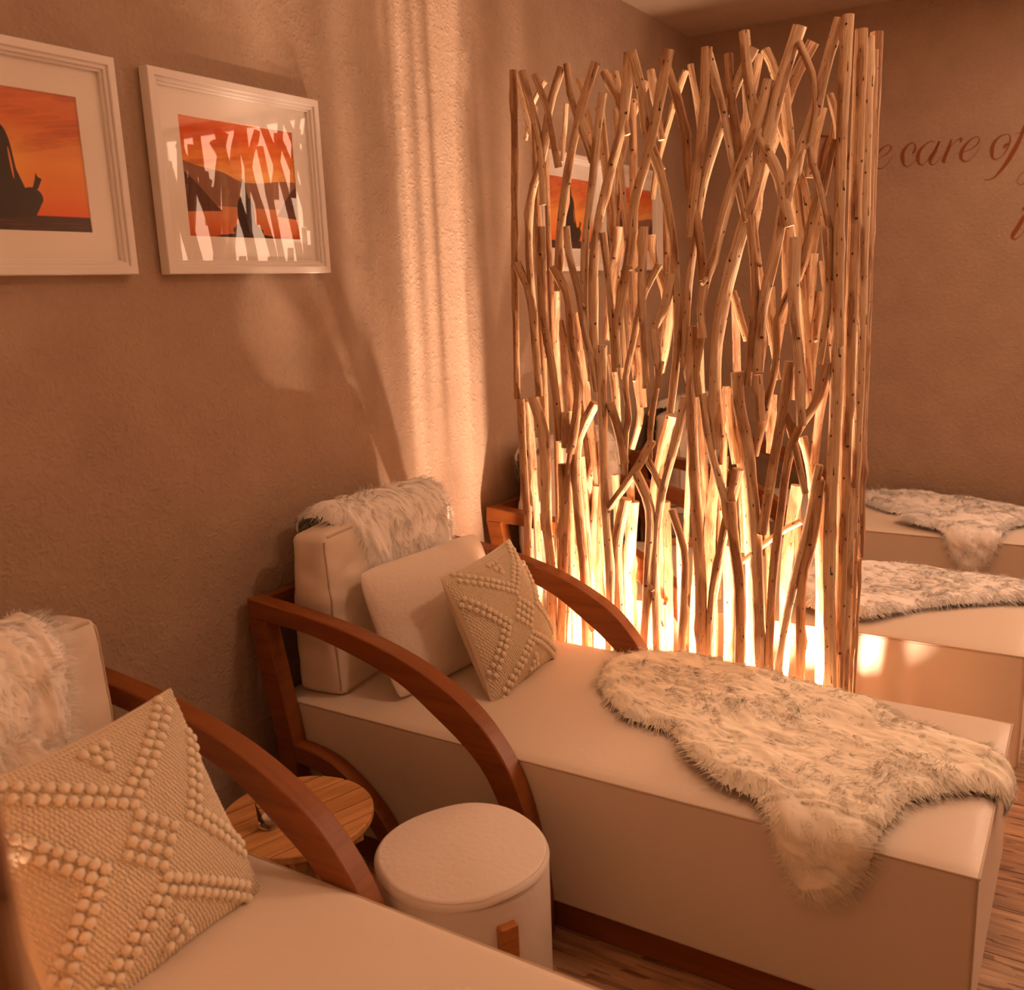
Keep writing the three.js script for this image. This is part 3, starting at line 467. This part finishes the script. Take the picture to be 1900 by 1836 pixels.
function makeScreen(label) {
  const t = thing('stick_screen', label, 'room divider', 'stick screens between the daybeds', [SX, 0, SZ]);
  const rnd = rng(77), put = (pts, r, k) => part('branch', branchGeo(pts.map(p => p.clone().sub(t.position)), r, 500 + k), M.bark[Math.floor(rnd() * 4)], t);
  let k = 0;
  for (const s of sticks) {
    const z = { f: SZ + 0.135, b: SZ - 0.135, m: SZ }[s[0]] + (rnd() - 0.5) * 0.025, dz = (rnd() - 0.5) * 0.03, pts = [], n = (s.length - 2) / 2;
    for (let i = 0; i < n; i++) { const p = at(s[2 + 2 * i], s[3 + 2 * i], 'z', z + dz * i / n); p.x += (rnd() - 0.5) * 0.006; pts.push(p); }
    if (s[s.length - 1] > 1180) { const a = pts[pts.length - 1]; if (a.y > 0.1) { pts.push(V(a.x + (rnd() - 0.5) * 0.03, a.y / 2, a.z)); pts.push(V(a.x + (rnd() - 0.5) * 0.05, 0.035, a.z)); } }
    const dpt = pts[0].clone().sub(EYE).dot(FW);
    put(pts, s[1] * 0.57 * dpt / CAM.f, k++);
  }
  // the rest of the back face, seen in the gaps
  for (let i = 0; i < 32; i++) {
    const tier = [0, 1, 0, 2][i % 4], y0 = [0.035, 0.62, 1.25][tier] + (tier ? (rnd() - 0.5) * 0.25 : 0), y1 = Math.min(2.18, y0 + 0.72 + rnd() * 0.35), x = 0.47 + ((i * 0.618) % 1) * 0.98, l = (rnd() - 0.5) * (tier ? 0.26 : 0.12), z = SZ - 0.135 + (rnd() - 0.5) * 0.045;
    const xa = x - l / 2, xb = x + l / 2, cl = q => Math.max(0.455, Math.min(1.465, q));
    put([V(cl(xb), y1, z), V(cl((xa + xb) / 2 + (rnd() - 0.5) * 0.05), (y0 + y1) / 2, z + (rnd() - 0.5) * 0.01), V(cl(xa), y0, z)], 0.009 + rnd() * 0.007, k++);
  }
  // the two ends: upright sticks one behind the other
  for (const [x, z, y0, y1, r] of [[0.452, 0.05, 0.035, 2.17, 0.012], [0.46, 0.0, 0.035, 2.1, 0.010], [0.46, -0.125, 0.035, 1.2, 0.013],
    [1.462, 0.08, 0.035, 2.23, 0.017], [1.47, 0.03, 0.85, 2.22, 0.016], [1.468, 0.04, 0.035, 1.0, 0.017], [1.46, -0.115, 0.75, 2.26, 0.018], [1.466, -0.045, 0.9, 2.2, 0.016], [1.462, -0.06, 0.035, 0.95, 0.016], [1.458, -0.125, 0.035, 0.85, 0.018]])
    put([V(x, y1, SZ + z), V(x + (rnd() - 0.5) * 0.02, (y0 * 2 + y1) / 3, SZ + z + (rnd() - 0.5) * 0.015), V(x + (rnd() - 0.5) * 0.015, y0, SZ + z)], r, k++);
  part('base', worldUV(rbox(-0.53, 0.53, 0, 0.045, -0.16, 0.16, 0.006)), M.teak, t);
  for (const x of [-0.405, 0, 0.39]) {
    const lamp = new THREE.Group(); lamp.name = 'uplight'; lamp.position.set(x, 0.045, 0); t.add(lamp);
    part('cup', new THREE.LatheGeometry([[0, 0], [0.045, 0], [0.048, 0.004], [0.048, 0.073], [0.045, 0.073], [0.045, 0.006], [0, 0.006]].map(p => new THREE.Vector2(...p)), 32), M.metal, lamp);
    part('lens', new THREE.LatheGeometry([[0, 0.014], [0.03, 0.012], [0.034, 0.006]].reverse().map(p => new THREE.Vector2(...p)), 24), M.bulb, lamp);
    const l = new THREE.RectAreaLight(STRIP, SCREEN_LAMP, 0.046, 0.046); l.position.set(0, 0.018, 0); l.rotation.x = Math.PI / 2; lamp.add(l);
  }
  return t;
}
const screen = makeScreen('tall glowing screen of peeled branches standing between the daybeds');
copyOf(screen, 0, 0, 2.712, 'second stick screen beside the nearest daybed, just outside the left edge');

// ------------------------------------------------------------------ pictures on the left wall
function canvasPrint(w, h, draw) { const c = document.createElement('canvas'); c.width = w; c.height = h; draw(c.getContext('2d'), w, h); const t = new THREE.CanvasTexture(c); t.colorSpace = THREE.SRGBColorSpace; return t; }
function sky(g, w, h, stops, seed, dark) {
  const gr = g.createLinearGradient(0, 0, 0, h); for (const [k, c] of stops) gr.addColorStop(k, c); g.fillStyle = gr; g.fillRect(0, 0, w, h);
  const rnd = rng(seed);
  for (let i = 0; i < 90; i++) { g.fillStyle = rnd() < 0.6 ? dark : 'rgba(255,190,110,0.05)'; g.beginPath(); const y = rnd() * h * 0.45; g.ellipse(rnd() * w, y, 30 + rnd() * 90, 4 + rnd() * 12, -0.15, 0, 6.3); g.fill(); }
}
const printSide = canvasPrint(640, 480, (g, w, h) => {
  sky(g, w, h, [[0, '#d9703f'], [0.25, '#e07a3c'], [0.5, '#f4a04c'], [0.72, '#f58a35'], [0.87, '#ef6a25']], 4, 'rgba(140,52,28,0.10)');
  const gl = g.createRadialGradient(w * 0.46, h * 0.55, 5, w * 0.46, h * 0.55, 190); gl.addColorStop(0, 'rgba(255,205,110,0.75)'); gl.addColorStop(1, 'rgba(255,180,80,0)'); g.fillStyle = gl; g.fillRect(0, 0, w, h);
  g.fillStyle = '#3a1608'; g.fillRect(0, h * 0.87, w, h); g.fillStyle = '#6a2a10'; for (let i = 0; i < 12; i++) g.fillRect(w * ((i * 0.37) % 1), h * (0.9 + 0.008 * i), 120, 2);
  g.fillStyle = '#24100a'; g.translate(w * 0.196, -h * 0.32); g.scale(0.8, 1.36);
  g.beginPath(); g.moveTo(w * 0.22, h * 0.9); g.bezierCurveTo(w * 0.16, h * 0.6, w * 0.2, h * 0.42, w * 0.24, h * 0.36); g.bezierCurveTo(w * 0.22, h * 0.24, w * 0.27, h * 0.2, w * 0.31, h * 0.21); g.bezierCurveTo(w * 0.37, h * 0.23, w * 0.38, h * 0.36, w * 0.40, h * 0.43); g.bezierCurveTo(w * 0.47, h * 0.45, w * 0.47, h * 0.56, w * 0.485, h * 0.65); g.lineTo(w * 0.53, h * 0.74); g.bezierCurveTo(w * 0.6, h * 0.72, w * 0.66, h * 0.76, w * 0.645, h * 0.8); g.lineTo(w * 0.58, h * 0.88); g.closePath(); g.fill();
  g.beginPath(); g.moveTo(w * 0.575, h * 0.75); g.lineTo(w * 0.605, h * 0.695); g.lineTo(w * 0.615, h * 0.66); g.lineTo(w * 0.628, h * 0.68); g.lineTo(w * 0.655, h * 0.69); g.lineTo(w * 0.62, h * 0.74); g.closePath(); g.fill();
  g.fillStyle = '#e8873c'; g.beginPath(); g.ellipse(w * 0.455, h * 0.62, 5, 38, -0.12, 0, 6.3); g.fill();
});
const printLake = canvasPrint(640, 480, (g, w, h) => {
  sky(g, w, h, [[0, '#e88a5c'], [0.12, '#dd5a20'], [0.28, '#ef8a38'], [0.45, '#f6b066'], [0.6, '#c7926a'], [0.8, '#d98350'], [1, '#c8561f']], 9, 'rgba(170,60,25,0.10)');
  g.fillStyle = 'rgba(140,96,74,0.9)'; g.beginPath(); g.moveTo(0, h * 0.36); g.bezierCurveTo(w * 0.15, h * 0.44, w * 0.3, h * 0.4, w * 0.42, h * 0.48); g.bezierCurveTo(w * 0.6, h * 0.56, w * 0.8, h * 0.44, w, h * 0.47); g.lineTo(w, h * 0.72); g.lineTo(0, h * 0.72); g.fill();
  g.fillStyle = 'rgba(84,44,28,0.92)'; g.beginPath(); g.moveTo(0, h * 0.44); g.bezierCurveTo(w * 0.1, h * 0.5, w * 0.2, h * 0.66, w * 0.3, h * 0.76); g.lineTo(0, h * 0.78); g.fill();
  g.beginPath(); g.moveTo(w, h * 0.5); g.bezierCurveTo(w * 0.92, h * 0.54, w * 0.86, h * 0.68, w * 0.78, h * 0.78); g.lineTo(w, h * 0.8); g.fill();
  g.fillStyle = '#2a130c'; g.beginPath(); g.ellipse(w * 0.5, h * 1.0, w * 0.3, h * 0.06, 0, 0, 6.3); g.fill();
  g.beginPath(); g.ellipse(w * 0.5, h * 0.55, w * 0.024, h * 0.05, 0, 0, 6.3); g.fill(); g.beginPath(); g.ellipse(w * 0.497, h * 0.5, w * 0.012, h * 0.024, 0, 0, 6.3); g.fill();
  g.beginPath(); g.moveTo(w * 0.485, h * 0.58); g.lineTo(w * 0.475, h * 0.63); g.bezierCurveTo(w * 0.43, h * 0.65, w * 0.425, h * 0.75, w * 0.435, h * 0.84); g.lineTo(w * 0.40, h * 0.89); g.bezierCurveTo(w * 0.36, h * 0.9, w * 0.38, h * 0.96, w * 0.45, h * 0.97); g.lineTo(w * 0.57, h * 0.97); g.bezierCurveTo(w * 0.66, h * 0.95, w * 0.66, h * 0.9, w * 0.61, h * 0.89); g.lineTo(w * 0.575, h * 0.84); g.bezierCurveTo(w * 0.585, h * 0.75, w * 0.575, h * 0.65, w * 0.535, h * 0.63); g.lineTo(w * 0.522, h * 0.58); g.closePath(); g.fill();
});
function makePicture(label, print, z, tilt = 0.0) {
  const t = thing('framed_picture', label, 'picture', 'framed pictures on the left wall', [0.004, 1.673, z]); t.rotation.set(0, Math.PI / 2, 0);
  const W = 0.6, H = 0.495, ring = (a, b, d0, d1, bev) => { const s = new THREE.Shape([[-W / 2 + a, a], [W / 2 - a, a], [W / 2 - a, H - a], [-W / 2 + a, H - a]].map(p => new THREE.Vector2(...p))); s.holes.push(new THREE.Path([[-W / 2 + b, b], [-W / 2 + b, H - b], [W / 2 - b, H - b], [W / 2 - b, b]].map(p => new THREE.Vector2(...p)))); return new THREE.ExtrudeGeometry(s, { depth: d1 - d0 - 2 * bev, bevelEnabled: true, bevelThickness: bev, bevelSize: bev, bevelOffset: -bev, bevelSegments: 1 }).translate(0, 0, d0 + bev); };
  part('frame', mergeGeometries([ring(0, 0.02, 0, 0.034, 0.002), ring(0.0175, 0.029, 0, 0.028, 0.002), ring(0.0265, 0.035, 0, 0.021, 0.0015)]), M.frame, t);
  part('mat_board', ring(0.03, 0.098, 0.006, 0.011, 0.0008), M.mat, t);
  const pm = new THREE.MeshStandardMaterial({ map: print, roughness: 0.7 });
  part('print', new THREE.BoxGeometry(0.42, 0.315, 0.002).translate(0, H / 2, 0.006), pm, t);
  part('glass', new THREE.PlaneGeometry(W - 0.056, H - 0.056).translate(0, H / 2, 0.0145), M.glass, t);
  return t;
}
makePicture('white framed picture of a woman in profile at sunset, cut by the left edge', printSide, 4.055);
makePicture('white framed picture of a small meditating figure, reflecting the stick screen', printLake, 3.364);
makePicture('white framed sunset picture seen through the left of the stick screen', printSide, 1.445);
makePicture('white framed picture nearest the back corner, seen through the sticks', printLake, 0.754);

// ------------------------------------------------------------------ table, glass, stools
function makeTable(label, x, z) {
  const t = thing('slatted_table', label, 'side table', 'slatted side tables', [x, 0, z]), R = 0.182, n = 6, w = 2 * R / n;
  const top = new THREE.Group(); top.name = 'table_top'; top.rotation.y = -0.30; t.add(top);
  for (let i = 0; i < n; i++) {                               // boards along local z, cut to the circle
    const a = -R + i * w + 0.0028, b = a + w - 0.0056, pts = [];
    const c = q => Math.sqrt(Math.max(0, R * R - q * q));
    for (let k = 0; k <= 8; k++) { const q = a + (b - a) * k / 8; pts.push([q, c(q)]); } for (let k = 8; k >= 0; k--) { const q = a + (b - a) * k / 8; pts.push([q, -c(q)]); }
    const g = new THREE.ExtrudeGeometry(outline(pts), { depth: 0.014, bevelEnabled: true, bevelThickness: 0.002, bevelSize: 0.0015, bevelOffset: -0.0015, bevelSegments: 1 }); g.rotateX(-Math.PI / 2); g.translate(0, 0.382, 0);
    const p = g.attributes.position, uv = g.attributes.uv; for (let j = 0; j < p.count; j++) uv.setXY(j, p.getZ(j) * 1.3 + i * 0.37, p.getX(j) * 1.3 + i * 0.29);
    part('slat', g, M.tableWood, top);
  }
  part('batten', worldUV(mergeGeometries([rbox(-0.15, 0.15, 0.355, 0.379, -0.09, -0.06, 0.002), rbox(-0.15, 0.15, 0.355, 0.379, 0.06, 0.09, 0.002)])), M.tableWood, top);
  for (let k = 0; k < 4; k++) { const a = 0.3 + Math.PI / 4 + k * Math.PI / 2; const g = new THREE.CylinderGeometry(0.012, 0.010, 0.38, 10); g.rotateZ(0.10); g.translate(0.105, 0.187, 0); g.rotateY(a); part('leg', worldUV(g), M.tableWood, t); }
  part('lower_ring', new THREE.TorusGeometry(0.118, 0.008, 8, 32).rotateX(Math.PI / 2).translate(0, 0.14, 0), M.tableWood, t);
  return t;
}
const table = makeTable('round slatted wooden side table between the two near daybeds', 0.51, 3.855);
copyOf(table, 0, 0, -2.61, 'round slatted wooden side table between the two far daybeds');
{
  const t = thing('tealight_glass', 'small clear glass with a tealight on the slatted table', 'candle glass', null, [0.492, 0.4005, 3.925]);
  part('glass', new THREE.LatheGeometry([[0, 0], [0.022, 0], [0.025, 0.004], [0.028, 0.058], [0.0262, 0.058], [0.0232, 0.007], [0, 0.006]].map(p => new THREE.Vector2(...p)), 28), M.tumbler, t);
  part('tealight', new THREE.LatheGeometry([[0, 0.0065], [0.018, 0.0065], [0.0185, 0.02], [0.0165, 0.02], [0.012, 0.0185], [0, 0.0185]].map(p => new THREE.Vector2(...p)), 24), M.wax, t);
}
function makeStool(label, x, z) {
  const t = thing('round_stool', label, 'stool', 'round felt stools', [x, 0, z]), R = 0.188, H = 0.438, y0 = 0.06;
  part('body', new THREE.LatheGeometry([[0, y0], [R - 0.012, y0], [R - 0.003, y0 + 0.01], [R, y0 + 0.05], [R, H - 0.035], [R - 0.002, H - 0.028]].map(p => new THREE.Vector2(...p)), 64), M.felt, t);
  const top = []; for (let i = 0; i <= 16; i++) { const q = i / 16 * Math.PI / 2; top.push(new THREE.Vector2(R - 0.014 + 0.0155 * Math.cos(q), H - 0.030 + 0.020 * Math.sin(q))); } for (let i = 1; i <= 10; i++) { const f = i / 10; top.push(new THREE.Vector2((R - 0.014) * (1 - f), H - 0.010 + 0.016 * (1 - (1 - f) * (1 - f)))); }
  const tg = new THREE.LatheGeometry(top, 64), p = tg.attributes.position; for (let i = 0; i < p.count; i++) { const a = Math.atan2(p.getZ(i), p.getX(i)), r = Math.hypot(p.getX(i), p.getZ(i)) / R; p.setY(i, p.getY(i) + r * r * 0.004 * Math.sin(a * 3 + 0.6) + 0.003 * (noise(p.getX(i) * 14, p.getZ(i) * 14, 6) - 0.5)); } tg.computeVertexNormals();
  part('seat_pad', worldUV(tg), M.felt, t);
  part('seam', new THREE.TorusGeometry(R - 0.001, 0.0022, 6, 64).rotateX(Math.PI / 2).translate(0, H - 0.031, 0), M.seam, t);
  for (let k = 0; k < 3; k++) { const g = rbox(R - 0.004, R + 0.018, 0, 0.36, -0.021, 0.021, 0.004); worldUV(g, 2).rotateY(-0.5 + k * 2.0944); part('leg', g, M.legWood, t); }
  return t;
}
const stool = makeStool('round white felt stool with wooden legs between the near daybeds', 0.968, 3.822);
copyOf(stool, 0, 0, -2.64, 'round white felt stool between the two far daybeds');

// ------------------------------------------------------------------ script lettering on the back wall (read as strokes: x, y, width)
{
  const t = thing('wall_lettering', 'dark brown script lettering "Take care of" on the back wall', 'lettering');
  const letters = [
    [[[20, 270, 8], [60, 220, 14], [130, 215, 20], [220, 240, 22], [330, 225, 14], [390, 190, 6]], [[245, 250, 16], [225, 310, 24], [200, 400, 28], [185, 500, 24], [150, 550, 12], [100, 565, 7], [60, 552, 5]]],
    [[[430, 350, 8], [400, 345, 8], [350, 380, 16], [315, 440, 30], [320, 500, 24], [350, 515, 8], [400, 460, 6], [450, 350, 12]], [[455, 345, 16], [420, 430, 30], [410, 495, 24], [435, 510, 8], [480, 470, 5]]],
    [[[640, 165, 26], [605, 260, 28], [560, 380, 28], [520, 500, 30]], [[550, 410, 5], [600, 360, 8], [635, 330, 18], [640, 360, 12], [600, 395, 8], [580, 420, 12], [585, 470, 18], [600, 490, 8], [640, 450, 4]]],
    [[[645, 440, 8], [700, 415, 6], [760, 375, 10], [785, 330, 12], [765, 312, 8], [730, 325, 10], [680, 370, 20], [650, 430, 32], [650, 480, 26], [680, 510, 12], [720, 500, 6], [770, 450, 4], [795, 415, 4]]],
    [[[965, 385, 16], [985, 350, 20], [985, 310, 10], [960, 292, 8], [920, 320, 18], [885, 370, 30], [880, 430, 34], [895, 480, 18], [920, 493, 8], [960, 470, 5], [1000, 430, 4]]],
    [[[1150, 290, 8], [1120, 280, 8], [1070, 310, 12], [1025, 360, 26], [1008, 420, 34], [1020, 470, 20], [1045, 480, 8], [1090, 440, 6], [1150, 350, 8], [1190, 280, 14]], [[1190, 280, 16], [1150, 370, 28], [1115, 430, 34], [1115, 470, 18], [1140, 478, 8], [1180, 440, 5], [1215, 400, 4]]],
    [[[1290, 265, 14], [1270, 330, 28], [1240, 400, 30], [1220, 462, 34]], [[1240, 400, 5], [1290, 320, 5], [1340, 270, 8], [1375, 258, 20], [1365, 290, 14]]],
    [[[1340, 385, 4], [1400, 370, 6], [1480, 330, 10], [1525, 275, 12], [1515, 245, 8], [1470, 255, 10], [1410, 310, 22], [1375, 370, 32], [1372, 420, 28], [1400, 450, 12], [1440, 440, 6], [1490, 390, 4], [1535, 325, 4]]],
    [[[1750, 220, 8], [1700, 240, 14], [1645, 300, 28], [1630, 370, 34], [1640, 425, 18], [1670, 432, 8], [1720, 400, 8], [1765, 330, 14], [1785, 260, 14], [1775, 225, 8], [1750, 218, 6]], [[1728, 345, 10], [1745, 315, 26], [1775, 295, 8]]],
    [[[2010, 10, 8], [1980, 20, 14], [1940, 90, 22], [1900, 170, 28], [1870, 250, 34], [1820, 350, 38], [1760, 450, 34], [1700, 530, 24], [1640, 590, 12], [1590, 605, 8], [1568, 605, 12]], [[1830, 212, 5], [1880, 205, 6], [1960, 190, 6]]],
    [[[2040, 190, 12], [2010, 280, 30], [2010, 340, 24], [2040, 350, 8], [2100, 280, 6]], [[2130, 180, 14], [2080, 300, 28], [2010, 440, 24], [1950, 560, 12], [1880, 645, 7], [1845, 625, 6], [1855, 580, 6], [1910, 530, 5], [2000, 480, 5], [2140, 400, 5]]],
    [[[1925, 880, 22], [1890, 930, 34], [1850, 1000, 38], [1810, 1060, 36], [1800, 1088, 24], [1830, 1102, 10], [1870, 1070, 6], [1910, 1020, 5]], [[1886, 868, 8], [1896, 845, 22], [1912, 825, 10]]],
  ];
  for (const strokes of letters) {
    const pos = [], idx = [];
    for (const s of strokes) {
      const c = new THREE.CatmullRomCurve3(s.map(p => V(p[0], p[1], p[2])), false, 'centripetal'), n = s.length * 8, o = pos.length / 3;
      for (let i = 0; i <= n; i++) {
        const p = c.getPoint(i / n), tg = c.getTangent(i / n); const l = Math.hypot(tg.x, tg.y) || 1, nx = -tg.y / l, ny = tg.x / l, w = Math.max(4, p.z) / 2;
        for (const sg of [-1, 1]) { const q = at(1480 + (p.x + sg * nx * w) / 4.524, 200 + (p.y + sg * ny * w) / 4.524, 'z', 0.0012); pos.push(q.x, q.y, q.z); }
      }
      for (let i = 0; i < n; i++) { const a = o + 2 * i; idx.push(a, a + 1, a + 2, a + 1, a + 3, a + 2); }
    }
    const g = new THREE.BufferGeometry(); g.setAttribute('position', new THREE.Float32BufferAttribute(pos, 3)); g.setIndex(idx);
    g.setAttribute('normal', new THREE.Float32BufferAttribute(pos.map((_, i) => i % 3 === 2 ? 1 : 0), 3));
    part('letter', g, M.lettering, t);
  }
}

scene.traverse(o => { if (o.isMesh) { o.castShadow = o.receiveShadow = true; } });
renderer.render(scene, camera);
